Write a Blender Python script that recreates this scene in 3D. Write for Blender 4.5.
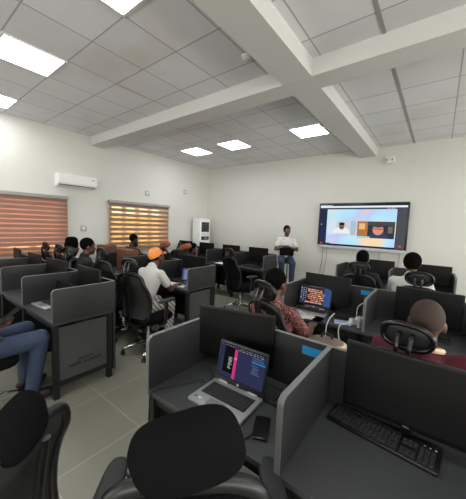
import bpy, bmesh, math, random
from mathutils import Vector, Matrix, Euler
from math import pi, sin, cos, radians as rad
random.seed(7)
S = bpy.context.scene
for o in list(bpy.data.objects): bpy.data.objects.remove(o)
COL = S.collection

# ------------------------------------------------------------------ camera
F_PX = 269.2
YAW, PITCH, ROLL = -0.64956, -0.09133, -0.03705
CAM_H = 1.70
fw = Vector((sin(YAW)*cos(PITCH), cos(YAW)*cos(PITCH), sin(PITCH)))
rt = Vector((cos(YAW), -sin(YAW), 0)); dn = fw.cross(rt)
r2 = cos(ROLL)*rt + sin(ROLL)*dn; d2 = -sin(ROLL)*rt + cos(ROLL)*dn
cd = bpy.data.cameras.new('camera'); cam = bpy.data.objects.new('camera', cd); COL.objects.link(cam)
cd.sensor_fit = 'AUTO'; cd.sensor_width = 36; cd.lens = F_PX*36/499; cd.clip_start = 0.02
M = Matrix((r2, -d2, -fw)).transposed().to_4x4(); M.translation = (0, 0, CAM_H)
cam.matrix_world = M
S.camera = cam

# ------------------------------------------------------------------ world, exposure
W = bpy.data.worlds.new('world'); S.world = W; W.use_nodes = True
bg = W.node_tree.nodes['Background']; bg.inputs[0].default_value = (1.0, 0.95, 0.86, 1); bg.inputs[1].default_value = 4.6
LAMP = 27.0
# daylight from unseen windows, put in to brighten the beams and far walls
def added_daylight(loc, rot, sx, sy, power):
    l = bpy.data.lights.new('added_daylight', 'AREA'); l.shape = 'RECTANGLE'; l.size = sx; l.size_y = sy; l.energy = power; l.color = (1.0, .98, .95)
    o = bpy.data.objects.new('added_daylight', l); COL.objects.link(o); o.location = loc; o.rotation_euler = rot
RWIN = [(-2.6, -.8), (.3, 2.1), (3.9, 5.7)]; QWIN = [(-5.2, -3.4), (-.9, .9)]
for a, b in RWIN: added_daylight((4.78, (a+b)/2, 1.75), (0, pi/2, 0), 1.35, b-a, 175)
for a, b in QWIN: added_daylight(((a+b)/2, -4.38, 1.75), (pi/2, 0, 0), b-a, 1.35, 125)
vs = S.view_settings; vs.view_transform = 'Standard'; vs.look = 'None'; vs.gamma = 1; vs.use_curve_mapping = False
vs.exposure = -0.48

# ------------------------------------------------------------------ materials
def lin(c): return tuple(((v/255)/12.92 if v/255 <= .04045 else ((v/255+.055)/1.055)**2.4) for v in c)
MATS = {}
def mat(name, rgb, rough=.6, metal=0, var=.08, scale=30, bump=0, spec=.5, rgb2=None, coat=0):
    """procedural noise-varied principled surface; rgb is sRGB 0..255"""
    if name in MATS: return MATS[name]
    m = bpy.data.materials.new(name); m.use_nodes = True; nt = m.node_tree; b = nt.nodes['Principled BSDF']
    c = lin(rgb); c2 = lin(rgb2) if rgb2 else tuple(v*(1+var) for v in c); c1 = c if rgb2 else tuple(v*(1-var) for v in c)
    tc = nt.nodes.new('ShaderNodeTexCoord'); nz = nt.nodes.new('ShaderNodeTexNoise'); nz.inputs['Scale'].default_value = scale; nz.inputs['Detail'].default_value = 4
    mx = nt.nodes.new('ShaderNodeMix'); mx.data_type = 'RGBA'; mx.inputs[6].default_value = (*c1, 1); mx.inputs[7].default_value = (*c2, 1)
    nt.links.new(tc.outputs['Object'], nz.inputs['Vector']); nt.links.new(nz.outputs['Fac'], mx.inputs[0]); nt.links.new(mx.outputs[2], b.inputs['Base Color'])
    b.inputs['Roughness'].default_value = rough; b.inputs['Metallic'].default_value = metal; b.inputs['Specular IOR Level'].default_value = spec
    b.inputs['Coat Weight'].default_value = coat
    if bump:
        bp = nt.nodes.new('ShaderNodeBump'); bp.inputs['Strength'].default_value = bump; bp.inputs['Distance'].default_value = .004
        nt.links.new(nz.outputs['Fac'], bp.inputs['Height']); nt.links.new(bp.outputs[0], b.inputs['Normal'])
    MATS[name] = m; return m
def emit(name, rgb, strength=1.0):
    if name in MATS: return MATS[name]
    m = bpy.data.materials.new(name); m.use_nodes = True; nt = m.node_tree; nt.nodes.clear()
    e = nt.nodes.new('ShaderNodeEmission'); o = nt.nodes.new('ShaderNodeOutputMaterial')
    e.inputs[0].default_value = (*lin(rgb), 1); e.inputs[1].default_value = strength; nt.links.new(e.outputs[0], o.inputs[0])
    MATS[name] = m; return m
def ramp_mat(name, kind, stops, scale, rough=.85, vec='Object', bands='Z', distort=0, detail=2, rotate=(0,0,0), interp='CONSTANT', bump=0):
    """fabric pattern: wave or noise texture through a colour ramp"""
    m = bpy.data.materials.new(name); m.use_nodes = True; nt = m.node_tree; b = nt.nodes['Principled BSDF']
    tc = nt.nodes.new('ShaderNodeTexCoord'); mp = nt.nodes.new('ShaderNodeMapping'); mp.inputs['Rotation'].default_value = rotate
    if kind == 'wave':
        t = nt.nodes.new('ShaderNodeTexWave'); t.bands_direction = bands; t.inputs['Distortion'].default_value = distort
    elif kind == 'voronoi': t = nt.nodes.new('ShaderNodeTexVoronoi')
    else: t = nt.nodes.new('ShaderNodeTexNoise'); t.inputs['Detail'].default_value = detail
    t.inputs['Scale'].default_value = scale
    r = nt.nodes.new('ShaderNodeValToRGB'); r.color_ramp.interpolation = interp
    while len(r.color_ramp.elements) < len(stops): r.color_ramp.elements.new(.5)
    for e, (p, c) in zip(r.color_ramp.elements, stops): e.position = p; e.color = (*lin(c), 1)
    nt.links.new(tc.outputs[vec], mp.inputs[0]); nt.links.new(mp.outputs[0], t.inputs['Vector'])
    nt.links.new(t.outputs[0], r.inputs[0]); nt.links.new(r.outputs[0], b.inputs['Base Color'])
    b.inputs['Roughness'].default_value = rough
    if bump:
        bp = nt.nodes.new('ShaderNodeBump'); bp.inputs['Strength'].default_value = bump; bp.inputs['Distance'].default_value = .003
        nt.links.new(t.outputs[0], bp.inputs['Height']); nt.links.new(bp.outputs[0], b.inputs['Normal'])
    return m
def grid_mat(name, size, off, c1, c2, mortar, msize, rough, noise=.06, nscale=3, stain=None, spec=.5):
    """square tiles with joints, in object (world) coordinates"""
    m = bpy.data.materials.new(name); m.use_nodes = True; nt = m.node_tree; b = nt.nodes['Principled BSDF']; L = nt.links.new
    tc = nt.nodes.new('ShaderNodeTexCoord'); mp = nt.nodes.new('ShaderNodeMapping'); mp.inputs['Location'].default_value = (-off[0], -off[1], 0)
    br = nt.nodes.new('ShaderNodeTexBrick'); br.offset = 0; br.squash = 1
    for k, v in (('Scale', 1), ('Mortar Size', msize), ('Mortar Smooth', .1), ('Bias', 0), ('Brick Width', size), ('Row Height', size)): br.inputs[k].default_value = v
    br.inputs['Color1'].default_value = (*lin(c1), 1); br.inputs['Color2'].default_value = (*lin(c2), 1); br.inputs['Mortar'].default_value = (*lin(mortar), 1)
    nz = nt.nodes.new('ShaderNodeTexNoise'); nz.inputs['Scale'].default_value = nscale; nz.inputs['Detail'].default_value = 6
    mr = nt.nodes.new('ShaderNodeMapRange'); mr.inputs['To Min'].default_value = 1-noise; mr.inputs['To Max'].default_value = 1+noise
    mx = nt.nodes.new('ShaderNodeMix'); mx.data_type = 'RGBA'; mx.blend_type = 'MULTIPLY'; mx.inputs[0].default_value = 1
    L(tc.outputs['Object'], mp.inputs[0]); L(mp.outputs[0], br.inputs['Vector']); L(tc.outputs['Object'], nz.inputs['Vector']); L(nz.outputs['Fac'], mr.inputs[0])
    L(br.outputs['Color'], mx.inputs[6]); L(mr.outputs[0], mx.inputs[7]); out = mx.outputs[2]
    if stain:
        n2 = nt.nodes.new('ShaderNodeTexNoise'); n2.inputs['Scale'].default_value = .9; n2.inputs['Detail'].default_value = 3
        r = nt.nodes.new('ShaderNodeMapRange'); r.inputs['From Min'].default_value = .55; r.inputs['From Max'].default_value = .72; r.inputs['To Max'].default_value = .28
        m2 = nt.nodes.new('ShaderNodeMix'); m2.data_type = 'RGBA'; m2.blend_type = 'MULTIPLY'; m2.inputs[7].default_value = (*lin(stain), 1)
        L(tc.outputs['Object'], n2.inputs['Vector']); L(n2.outputs['Fac'], r.inputs[0]); L(r.outputs[0], m2.inputs[0]); L(out, m2.inputs[6]); out = m2.outputs[2]
    L(out, b.inputs['Base Color']); b.inputs['Roughness'].default_value = rough; b.inputs['Specular IOR Level'].default_value = spec
    return m

wall_m = mat('wall_paint', (205, 205, 198), .8, var=.02, scale=4, spec=.2)
beam_m = mat('beam_paint', (206, 206, 202), .8, var=.02, scale=4, spec=.2)
floor_m = grid_mat('floor_tile', .6367, (-1.85, 1.228), (124, 123, 111), (120, 119, 107), (158, 157, 147), .0035, .38, .05, 40)
ceil_m = grid_mat('ceiling_tile', .6, (-1.81, .83), (226, 227, 229), (218, 219, 221), (172, 173, 174), .008, .9, .05, 2, stain=(222, 196, 160), spec=.1)
lam_m = mat('dark_laminate', (40, 41, 42), .5, var=.06, scale=60)
top_m = mat('worktop_laminate', (62, 64, 65), .42, var=.05, scale=80)
endp_m = mat('grey_end_laminate', (70, 72, 72), .5, var=.05, scale=60)
edge_m = mat('edge_banding', (104, 105, 104), .45, var=.03)
steel_m = mat('black_steel', (13, 13, 14), .5, var=.05)
plast_m = mat('black_plastic', (12, 12, 13), .42, var=.08)
gloss_m = mat('glossy_black_plastic', (8, 8, 9), .28, var=.08)
fab_m = mat('black_fabric', (18, 18, 19), 1, var=.35, scale=420, bump=.5, spec=.05)
meshfab_m = ramp_mat('ribbed_mesh', 'wave', [(0, (5, 5, 6)), (.5, (52, 52, 52))], 26, .8, bands='Z', interp='LINEAR')
chrome_m = mat('chrome', (205, 205, 205), .18, 1, var=.03)
alu_m = mat('aluminium', (158, 159, 160), .38, .35, var=.03)
scr_m = mat('blank_screen', (8, 8, 9), .45, var=.05, spec=.25)
mon_m = mat('monitor_plastic', (10, 10, 11), .5, var=.06, spec=.25)
key_m = mat('keycap', (46, 46, 48), .5, var=.1)
white_m = mat('white_plastic', (224, 225, 222), .4, var=.02)
dark_m = mat('dark_vent', (30, 31, 33), .5)
paper_m = mat('paper', (242, 242, 238), .8, var=.03)
skin_m = mat('dark_skin', (78, 50, 38), .5, var=.12, scale=18)
hair_m = mat('black_hair', (11, 10, 9), 1, var=.4, scale=180, bump=.8, spec=.05)
wcable_m = mat('white_cable', (205, 205, 200), .5)
bcable_m = mat('black_cable', (16, 16, 17), .5)

# ------------------------------------------------------------------ mesh helpers
def me_from(bm, name, smooth=False, recalc=True):
    if recalc: bmesh.ops.recalc_face_normals(bm, faces=bm.faces)
    me = bpy.data.meshes.new(name); bm.to_mesh(me); bm.free()
    if smooth:
        for p in me.polygons: p.use_smooth = True
        if smooth != 'all':
            try: me.set_sharp_from_angle(angle=rad(35))
            except Exception: pass
    return me
def obj(name, me, m=None, parent=None, smooth=True, loc=None, rot=None):
    if isinstance(me, bmesh.types.BMesh): me = me_from(me, name, smooth)
    if m is not None and not me.materials:
        for q in (m if isinstance(m, (list, tuple)) else [m]): me.materials.append(q)
    o = bpy.data.objects.new(name, me); COL.objects.link(o)
    if parent: o.parent = parent
    if loc: o.location = loc
    if rot: o.rotation_euler = rot
    return o
def tag(o, label=None, cat=None, group=None, kind=None):
    for k, v in (('label', label), ('category', cat), ('group', group), ('kind', kind)):
        if v: o[k] = v
    return o
def thing(name, label, cat, loc=(0, 0, 0), rz=0, group=None):
    o = bpy.data.objects.new(name, None); COL.objects.link(o); o.empty_display_size = .1
    o.location = loc; o.rotation_euler = (0, 0, rz); return tag(o, label, cat, group)
def dup(o, parent=None):
    c = o.copy(); COL.objects.link(c); c.parent = parent
    for ch in list(o.children): dup(ch, c)
    return c
def struct(name, bm, m): return tag(obj(name, bm, m, smooth=False), kind='structure')
def box(bm, c, s, bev=0, seg=2, rot=None):
    g = bmesh.ops.create_cube(bm, size=1)['verts']
    bmesh.ops.scale(bm, vec=s, verts=g)
    if bev:
        es = list({e for v in g for e in v.link_edges})
        r = bmesh.ops.bevel(bm, geom=es, offset=min(bev, min(s)*.49), segments=seg, affect='EDGES', profile=.5)
        g = list({v for f in r['faces'] for v in f.verts} | {v for v in g if v.is_valid})
    if rot is not None: bmesh.ops.rotate(bm, cent=(0, 0, 0), matrix=rot.to_3x3(), verts=g)
    bmesh.ops.translate(bm, vec=c, verts=g); return bm
def B(c, s, bev=0, seg=2): return box(bmesh.new(), c, s, bev, seg)
def B2(a, b, bev=0): return B([(p+q)/2 for p, q in zip(a, b)], [abs(q-p) for p, q in zip(a, b)], bev)
def cone(bm, p, q, r1, r2=None, seg=16):
    p, q = Vector(p), Vector(q); r2 = r1 if r2 is None else r2; d = q-p
    g = bmesh.ops.create_cone(bm, cap_ends=True, segments=seg, radius1=r1, radius2=r2, depth=d.length)['verts']
    bmesh.ops.transform(bm, matrix=Matrix.Translation((p+q)/2) @ d.to_track_quat('Z', 'Y').to_matrix().to_4x4(), verts=g); return bm
def ell(bm, c, r, rot=None, seg=16, n=2.0):
    g = bmesh.ops.create_uvsphere(bm, u_segments=seg, v_segments=max(8, seg*3//4), radius=1)['verts']
    if n != 2:
        for v in g:
            x, y, z = v.co; L = (abs(x)**n+abs(y)**n+abs(z)**n)**(1/n); v.co /= max(L, 1e-6)
    mtx = Matrix.Diagonal((*r, 1))
    if rot is not None: mtx = rot.to_4x4() @ mtx
    bmesh.ops.transform(bm, matrix=Matrix.Translation(c) @ mtx, verts=g); return bm
def caps(bm, p, q, r1, r2=None, seg=12):
    r2 = r1 if r2 is None else r2
    cone(bm, p, q, r1, r2, seg); ell(bm, p, (r1,)*3, seg=seg); ell(bm, q, (r2,)*3, seg=seg); return bm
def spline(pts, n=8, closed=False):
    P = [Vector(p) for p in pts]; out = []; N = len(P)
    for i in range(N if closed else N-1):
        g = (lambda k: P[k % N]) if closed else (lambda k: P[min(max(k, 0), N-1)])
        a, b, c, d = g(i-1), g(i), g(i+1), g(i+2)
        for k in range(n):
            t = k/n; out.append(.5*((2*b)+(c-a)*t+(2*a-5*b+4*c-d)*t*t+(3*b-a-3*c+d)*t**3))
    if not closed: out.append(P[-1])
    return out
def tube(bm, pts, r, seg=8, closed=False, flat=1.0, flat_axis=None, ends=True):
    """sweep a round (or flattened) section; r may be a list"""
    P = [Vector(p) for p in pts]; N = len(P); rings = []; up = None
    for i, p in enumerate(P):
        a = P[(i-1) % N] if closed or i > 0 else P[i]; b = P[(i+1) % N] if closed or i < N-1 else P[i]
        t = (b-a).normalized()
        if flat_axis is not None: u = Vector(flat_axis); u = (u-t*u.dot(t)).normalized()
        else:
            if up is None: up = Vector((0, 0, 1)) if abs(t.z) < .9 else Vector((1, 0, 0))
            u = (up-t*up.dot(t)).normalized(); up = u
        w = t.cross(u); rr = r[i] if isinstance(r, (list, tuple)) else r
        rings.append([bm.verts.new(p+u*(rr*flat*cos(2*pi*k/seg))+w*(rr*sin(2*pi*k/seg))) for k in range(seg)])
    for i in range(N if closed else N-1):
        A, Bq = rings[i], rings[(i+1) % N]
        for k in range(seg): bm.faces.new((A[k], A[(k+1) % seg], Bq[(k+1) % seg], Bq[k]))
    if not closed and ends: bm.faces.new(rings[0][::-1]); bm.faces.new(rings[-1])
    return bm
def prism(poly, axis, a, b, bm=None):
    """extrude a 2-D polygon along axis from a to b (poly in the two other axes, in x,y,z order)"""
    bm = bm or bmesh.new()
    def P(u, v, w): return {'x': (w, u, v), 'y': (u, w, v), 'z': (u, v, w)}[axis]
    A = [bm.verts.new(P(u, v, a)) for u, v in poly]; C = [bm.verts.new(P(u, v, b)) for u, v in poly]
    bm.faces.new(A); bm.faces.new(C[::-1]); n = len(poly)
    for i in range(n): bm.faces.new((A[i], C[i], C[(i+1) % n], A[(i+1) % n]))
    return bm
def surf(bm, rows):
    V = [[bm.verts.new(p) for p in r] for r in rows]
    for i in range(len(V)-1):
        for j in range(len(V[0])-1): bm.faces.new((V[i][j], V[i][j+1], V[i+1][j+1], V[i+1][j]))
    return bm
def text_mesh(s, size, name, extrude=.0006):
    cu = bpy.data.curves.new(name, 'FONT'); cu.body = s; cu.size = size; cu.extrude = extrude; cu.align_x = 'CENTER'; cu.align_y = 'CENTER'
    o = bpy.data.objects.new('tmp', cu); COL.objects.link(o); bpy.context.view_layer.update()
    me = bpy.data.meshes.new_from_object(o.evaluated_get(bpy.context.evaluated_depsgraph_get())); bpy.data.objects.remove(o); return me
def fuse(bm, voxel, smooth=6, name='body', sub=0):
    """one continuous skin from overlapping forms"""
    me = me_from(bm, name, recalc=False); o = bpy.data.objects.new('tmp', me); COL.objects.link(o)
    m = o.modifiers.new('r', 'REMESH'); m.mode = 'VOXEL'; m.voxel_size = voxel
    if smooth: q = o.modifiers.new('s', 'SMOOTH'); q.factor = .5; q.iterations = smooth
    bpy.context.view_layer.update()
    r = bpy.data.meshes.new_from_object(o.evaluated_get(bpy.context.evaluated_depsgraph_get())); bpy.data.objects.remove(o)
    for p in r.polygons: p.use_smooth = True
    r.name = name; return r
def screen(name, w, h, quads, parent, bright=1.0, mats=None):
    """display picture in the local XZ plane, facing -Y, origin at its lower left; quads = (u0,v0,u1,v1,rgb) or polygons"""
    bm = bmesh.new(); ms = []; 
    for i, q in enumerate(quads):
        pts, c = ([(q[0], q[1]), (q[2], q[1]), (q[2], q[3]), (q[0], q[3])], q[4]) if len(q) == 5 else q
        key = c if not isinstance(c, tuple) else emit('screen_%d_%d_%d_%d' % (*c, int(bright*100)), c, bright*1.42)
        if key not in ms: ms.append(key)
        f = bm.faces.new([bm.verts.new((u*w, -.00025*i/ max(1, len(quads)/20), v*h)) for u, v in pts]); f.material_index = ms.index(key)
    return obj(name, me_from(bm, name, False, False), ms, parent)
def disc(u, v, ru, rv, n=16): return [(u+ru*cos(2*pi*k/n), v+rv*sin(2*pi*k/n)) for k in range(n)]

# ------------------------------------------------------------------ the room
XW, YW, ZC, XR, YR = -6.33, 6.83, 3.53, 4.6, -4.2
struct('floor', B2((XW-.2, YR-.2, -.1), (XR+.2, YW+.2, 0)), floor_m)
CEIL = lambda n, off: grid_mat(n, .6, off, (222, 223, 224), (214, 215, 216), (168, 169, 169), .008, .9, .05, 2, stain=(222, 196, 160), spec=.1)
struct('ceiling', B2((XW-.2, YR-.2, ZC), (-1.41, YW+.2, ZC+.1)), ceil_m)
struct('ceiling', B2((-1.41, YR-.2, ZC), (XR+.2, 3.1, ZC+.1)), CEIL('ceiling_tile_near_right', (-.56, .24)))
struct('ceiling', B2((-1.41, 3.1, ZC), (XR+.2, YW+.2, ZC+.1)), CEIL('ceiling_tile_far_right', (-.56, .01)))
struct('wall_back', B2((XW-.2, YW, 0), (XR+.2, YW+.2, ZC)), wall_m)
def pierced(fixed, a0, a1, wins, z0, z1, swap):
    bm = bmesh.new(); e = [a0]+[v for w in wins for v in w]+[a1]
    for i in range(len(e)-1):
        for lo, hi in (((0, z0), (z1, ZC)) if i % 2 else ((0, ZC),)):
            c, d = [fixed, (e[i]+e[i+1])/2, (lo+hi)/2], [.2, e[i+1]-e[i], hi-lo]
            if swap: c[0], c[1] = c[1], c[0]; d[0], d[1] = d[1], d[0]
            box(bm, c, d)
    return bm
struct('wall_right', pierced(XR+.1, YR, YW, RWIN, 1.05, 2.45, False), wall_m)
struct('wall_rear', pierced(YR-.1, XW-.2, XR+.2, QWIN, 1.05, 2.45, True), wall_m)
WINS = [(.42, 2.36, 1.02, 2.10), (3.38, 5.02, 1.02, 2.10)]
bm = bmesh.new(); ys = [YR, WINS[0][0], WINS[0][1], WINS[1][0], WINS[1][1], YW]
for i in range(5):
    if i in (1, 3):
        w = WINS[i//2]
        for a, b in ((0, w[2]), (w[3], ZC)): box(bm, (XW-.1, (ys[i]+ys[i+1])/2, (a+b)/2), (.2, ys[i+1]-ys[i], b-a))
    else: box(bm, (XW-.1, (ys[i]+ys[i+1])/2, ZC/2), (.2, ys[i+1]-ys[i], ZC))
struct('wall_left', bm, wall_m)
glass = bpy.data.materials.new('window_glass'); glass.use_nodes = True; nt = glass.node_tree; nt.nodes.clear()
t = nt.nodes.new('ShaderNodeBsdfTransparent'); g = nt.nodes.new('ShaderNodeBsdfGlossy'); g.inputs['Roughness'].default_value = .02; mx = nt.nodes.new('ShaderNodeMixShader'); mx.inputs[0].default_value = .08; o_ = nt.nodes.new('ShaderNodeOutputMaterial')
nt.links.new(t.outputs[0], mx.inputs[1]); nt.links.new(g.outputs[0], mx.inputs[2]); nt.links.new(mx.outputs[0], o_.inputs[0])
wframe_m = mat('window_frame', (120, 100, 84), .5)
for i, w in enumerate(WINS):
    bm = bmesh.new(); x = XW-.12
    for z in (w[2]+.025, w[3]-.025): box(bm, (x, (w[0]+w[1])/2, z), (.06, w[1]-w[0], .05))
    for k in range(5): box(bm, (x, w[0]+.05+(w[1]-w[0]-.1)*k/4, (w[2]+w[3])/2), (.06, .10, w[3]-w[2]))
    wf = struct('window_%d' % (i+1), bm, wframe_m)
    obj('pane', B((x, (w[0]+w[1])/2, (w[2]+w[3])/2), (.006, w[1]-w[0]-.02, w[3]-w[2]-.02)), glass, wf, smooth=False)
for i, (a, b) in enumerate(RWIN+QWIN):  # unseen right and rear windows, added for the extra light they let in
    bm = bmesh.new(); side = i < len(RWIN); f = XR+.08 if side else YR-.08
    for z in (1.075, 2.425): box(bm, (f, (a+b)/2, z) if side else ((a+b)/2, f, z), (.06, b-a, .05) if side else (b-a, .06, .05))
    for k in range(4):
        p = a+.025+(b-a-.05)*k/3; box(bm, (f, p, 1.75) if side else (p, f, 1.75), (.06, .05, 1.3) if side else (.05, .06, 1.3))
    struct('window_%d' % (3+i), bm, wframe_m)
# beams
ZB = 3.346
struct('trim_1', B2((XW, 2.945, ZB), (XR, 3.25, ZC)), beam_m)
struct('trim_2', B2((-1.60, YR, ZB+.0005), (-1.25, 2.945, ZC)), beam_m)
struct('trim_3', B2((-1.60, 3.25, ZB+.0005), (-1.25, YW, ZC)), beam_m)
tbar_m = mat('ceiling_bar', (150, 149, 146), .6)
for i, (x, a, b) in enumerate([(-.56, 3.25, YW), (-.56, .2, 2.945)]):
    struct('trim_%d' % (4+i), B2((x-.016, a, ZC-.006), (x+.016, b, ZC+.001)), tbar_m)
sk_m = mat('skirting_tile', (150, 148, 136), .4)
struct('baseboard_back', B2((XW, YW-.012, 0), (XR, YW, .1)), sk_m)
struct('baseboard_left', B2((XW, YR, 0), (XW+.012, YW-.012, .1)), sk_m)

# ceiling lights
lamp_m = emit('lamp_diffuser', (250, 252, 255), LAMP)
lframe_m = mat('lamp_frame', (225, 225, 222), .5)
def light(x, y, label):
    r = thing('ceiling_light', label, 'ceiling light', (x, y, ZC-.012), 0, 'square panel lights in the ceiling')
    bm = bmesh.new()
    for s in (-1, 1):
        box(bm, (s*.288, 0, .005), (.024, .6, .014)); box(bm, (0, s*.288, .005), (.552, .024, .014))
    obj('frame', bm, lframe_m, r, smooth=False)
    obj('diffuser', B((0, 0, .006), (.552, .552, .008)), lamp_m, r, smooth=False)
for x, y, l in [(-3.91, 1.13, 'square ceiling light glowing brightest at upper left, long strip above the left window'),
                (-2.11, 1.13, 'square ceiling light cut by the top edge of the photo'),
                (-5.71, 1.13, 'square ceiling light cut by the left edge of the photo'),
                (-5.09, 5.02, 'leftmost of the three far ceiling lights, over the floor air conditioner'),
                (-3.91, 5.05, 'middle of the three far ceiling lights'),
                (-2.12, 5.06, 'rightmost far ceiling light, beside the ceiling beam'),
                (-3.91, -2.3, 'square ceiling light behind the camera on the left'), (-2.11, -2.3, 'square ceiling light behind the camera near the long beam'),
                (1.3, 5.05, 'far ceiling light right of the beam, out of view'), (1.3, 1.13, 'near ceiling light right of the beam, out of view'), (1.3, -2.3, 'rear ceiling light right of the beam, out of view'), (3.2, 1.13, 'ceiling light near the right wall, out of view'), (3.2, 5.05, 'far ceiling light near the right wall, out of view')]:
    light(x, y, l)

# ------------------------------------------------------------------ zebra blinds
def translucent(name, rgb, trans, clear, clear_rgb=(255, 255, 255), scale=40):
    m = bpy.data.materials.new(name); m.use_nodes = True; nt = m.node_tree; nt.nodes.clear(); L = nt.links.new
    tc = nt.nodes.new('ShaderNodeTexCoord'); nz = nt.nodes.new('ShaderNodeTexNoise'); nz.inputs['Scale'].default_value = 1; mp = nt.nodes.new('ShaderNodeMapping'); mp.inputs['Scale'].default_value = (scale, scale*.06, scale)
    mx = nt.nodes.new('ShaderNodeMix'); mx.data_type = 'RGBA'; c = lin(rgb); mx.inputs[6].default_value = (*[v*.8 for v in c], 1); mx.inputs[7].default_value = (*[min(1, v*1.2) for v in c], 1)
    d = nt.nodes.new('ShaderNodeBsdfDiffuse'); t = nt.nodes.new('ShaderNodeBsdfTranslucent'); k = nt.nodes.new('ShaderNodeBsdfTransparent'); k.inputs[0].default_value = (*lin(clear_rgb), 1)
    a = nt.nodes.new('ShaderNodeMixShader'); a.inputs[0].default_value = trans; b = nt.nodes.new('ShaderNodeMixShader'); b.inputs[0].default_value = clear; o = nt.nodes.new('ShaderNodeOutputMaterial')
    L(tc.outputs['Object'], mp.inputs[0]); L(mp.outputs[0], nz.inputs['Vector']); L(nz.outputs['Fac'], mx.inputs[0]); L(mx.outputs[2], d.inputs[0]); L(mx.outputs[2], t.inputs[0])
    L(d.outputs[0], a.inputs[1]); L(t.outputs[0], a.inputs[2]); L(a.outputs[0], b.inputs[1]); L(k.outputs[0], b.inputs[2]); L(b.outputs[0], o.inputs[0]); return m
band1_m = translucent('blind_band_terracotta', (176, 146, 134), .5, .01, (255, 190, 140))
sheer1_m = translucent('blind_sheer_peach', (222, 178, 156), .65, .05, (255, 215, 180))
sheer1b_m = translucent('blind_sheer_open', (240, 190, 150), .7, .40, (255, 235, 200))
band2_m = translucent('blind_band_grey', (160, 142, 134), .4, .0)
sheer2_m = translucent('blind_sheer_gold', (236, 196, 160), .65, .5, (255, 228, 165))
rail_m = mat('blind_rail', (150, 148, 142), .5)
XB = XW+.08
def blind(label, y0, y1, zt, zb, pitch, solid, bm_, sm_, openm=None, open_rows=()):
    r = thing('window_blind', label, 'blind', (XB, (y0+y1)/2, zb))
    h = zt-zb; w = y1-y0; n = int(h/pitch)+1
    bb, sb, ob = bmesh.new(), bmesh.new(), bmesh.new(); z = h-.07; k = 0
    while z > .03:
        z2 = max(z-solid, .02); box(bb, (0, 0, (z+z2)/2), (.0015, w-.03, z-z2)); z = z2
        z2 = max(z-(pitch-solid), .02)
        if z-z2 > .002:
            tb = ob if k in open_rows else sb
            box(tb, (.0, 0, (z+z2)/2), (.001, w-.03, z-z2))
        z = z2; k += 1
    obj('band', bb, bm_, r, smooth=False); obj('sheer', sb, sm_, r, smooth=False)
    if open_rows: obj('sheer', ob, openm, r, smooth=False)
    else: ob.free()
    obj('headrail', B((0, 0, h-.035), (.09, w, .07), .012), rail_m, r)
    obj('bottom_bar', B((0, 0, .012), (.025, w-.02, .024), .006), rail_m, r)
    bm = bmesh.new(); tube(bm, [(0.02, w/2-.02, h-.05), (.025, w/2-.012, .05), (.03, w/2-.02, -.02)], .003, 6); obj('pull_chain', bm, rail_m, r)
blind('terracotta striped blind at the left edge, nearly closed', .30, 2.43, 2.16, .93, .088, .060, band1_m, sheer1_m, sheer1b_m, (10, 11))
blind('brown striped blind half open with bright gaps, right of the wall air conditioner', 3.31, 5.10, 2.185, .95, .118, .072, band2_m, sheer2_m, translucent('blind_sheer_bright', (250, 225, 190), .6, .6, (255, 240, 215)), (0, 1))

# ------------------------------------------------------------------ wall things
r = thing('wall_air_conditioner', 'white split air conditioner mounted high on the left wall', 'air conditioner', (XW, 2.60, 2.36))
prof = [(0, 0), (.13, -.0), (.2, .05), (.215, .10), (.21, .25), (.18, .262), (0, .262)]
bm = prism([(x, z) for x, z in prof], 'y', -.385, .385); bmesh.ops.bevel(bm, geom=bm.edges, offset=.008, segments=2, affect='EDGES'); obj('housing', bm, white_m, r)
obj('outlet_flap', B((.165, 0, .028), (.07, .70, .012), .003), dark_m, r); obj('display', B((.212, .3, .19), (.006, .05, .018)), mat('red_badge', (180, 70, 50)), r)
r = thing('standing_air_conditioner', 'tall white floor standing air conditioner in the far left corner', 'air conditioner', (-6.02, 6.22, 0))
obj('cabinet', B((0, 0, .93), (.34, .46, 1.86), .02), white_m, r)
obj('air_grille', B((.172, .0, 1.60), (.012, .34, .30), .004), dark_m, r)
for z in (1.52, 1.60, 1.68): obj('louvre', B((.181, 0, z), (.008, .32, .012)), mat('grey_louvre', (110, 112, 114)), r)
obj('control_panel', B((.172, 0, 1.25), (.012, .34, .11), .004), dark_m, r)
obj('display', B((.180, .02, 1.25), (.006, .14, .05)), mat('grey_display', (120, 128, 132)), r)
for k in range(4): obj('button', B((.173, -.12+.08*k, 1.37), (.01, .03, .02), .003), mat('grey_button', (140, 142, 144)), r)
obj('intake_grille', B((.172, 0, .45), (.012, .34, .5), .004), mat('pale_grille', (196, 198, 196)), r)
def plate(y, z, label, x=XW):
    r = thing('wall_socket', label, 'wall plate', (x, y, z)); obj('plate', B((.006, 0, 0), (.012, .13, .13), .004), mat('beige_plate', (172, 168, 158)), r); obj('switch', B((.014, 0, 0), (.008, .05, .06), .002), white_m, r)
plate(2.77, 1.50, 'square beige wall plate between the two blinds'); plate(4.42, 2.46, 'small wall plate above the half open blind'); plate(5.78, 2.65, 'small wall plate high between blind and corner')
r = thing('emergency_light', 'small white box with twin lamps high on back wall beside the beam', 'emergency light', (-.97, YW, 3.22))
obj('housing', B((0, -.04, 0), (.17, .08, .13), .012), white_m, r)
for s in (-1, 1):
    bm = bmesh.new(); ell(bm, (s*.05, -.085, .0), (.026, .022, .026)); obj('lamp', bm, mat('grey_lens', (170, 170, 166), .3), r)
r = thing('smoke_detector', 'round white smoke detector on the ceiling before the cross beam', 'smoke detector', (-1.83, 2.52, ZC))
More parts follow.
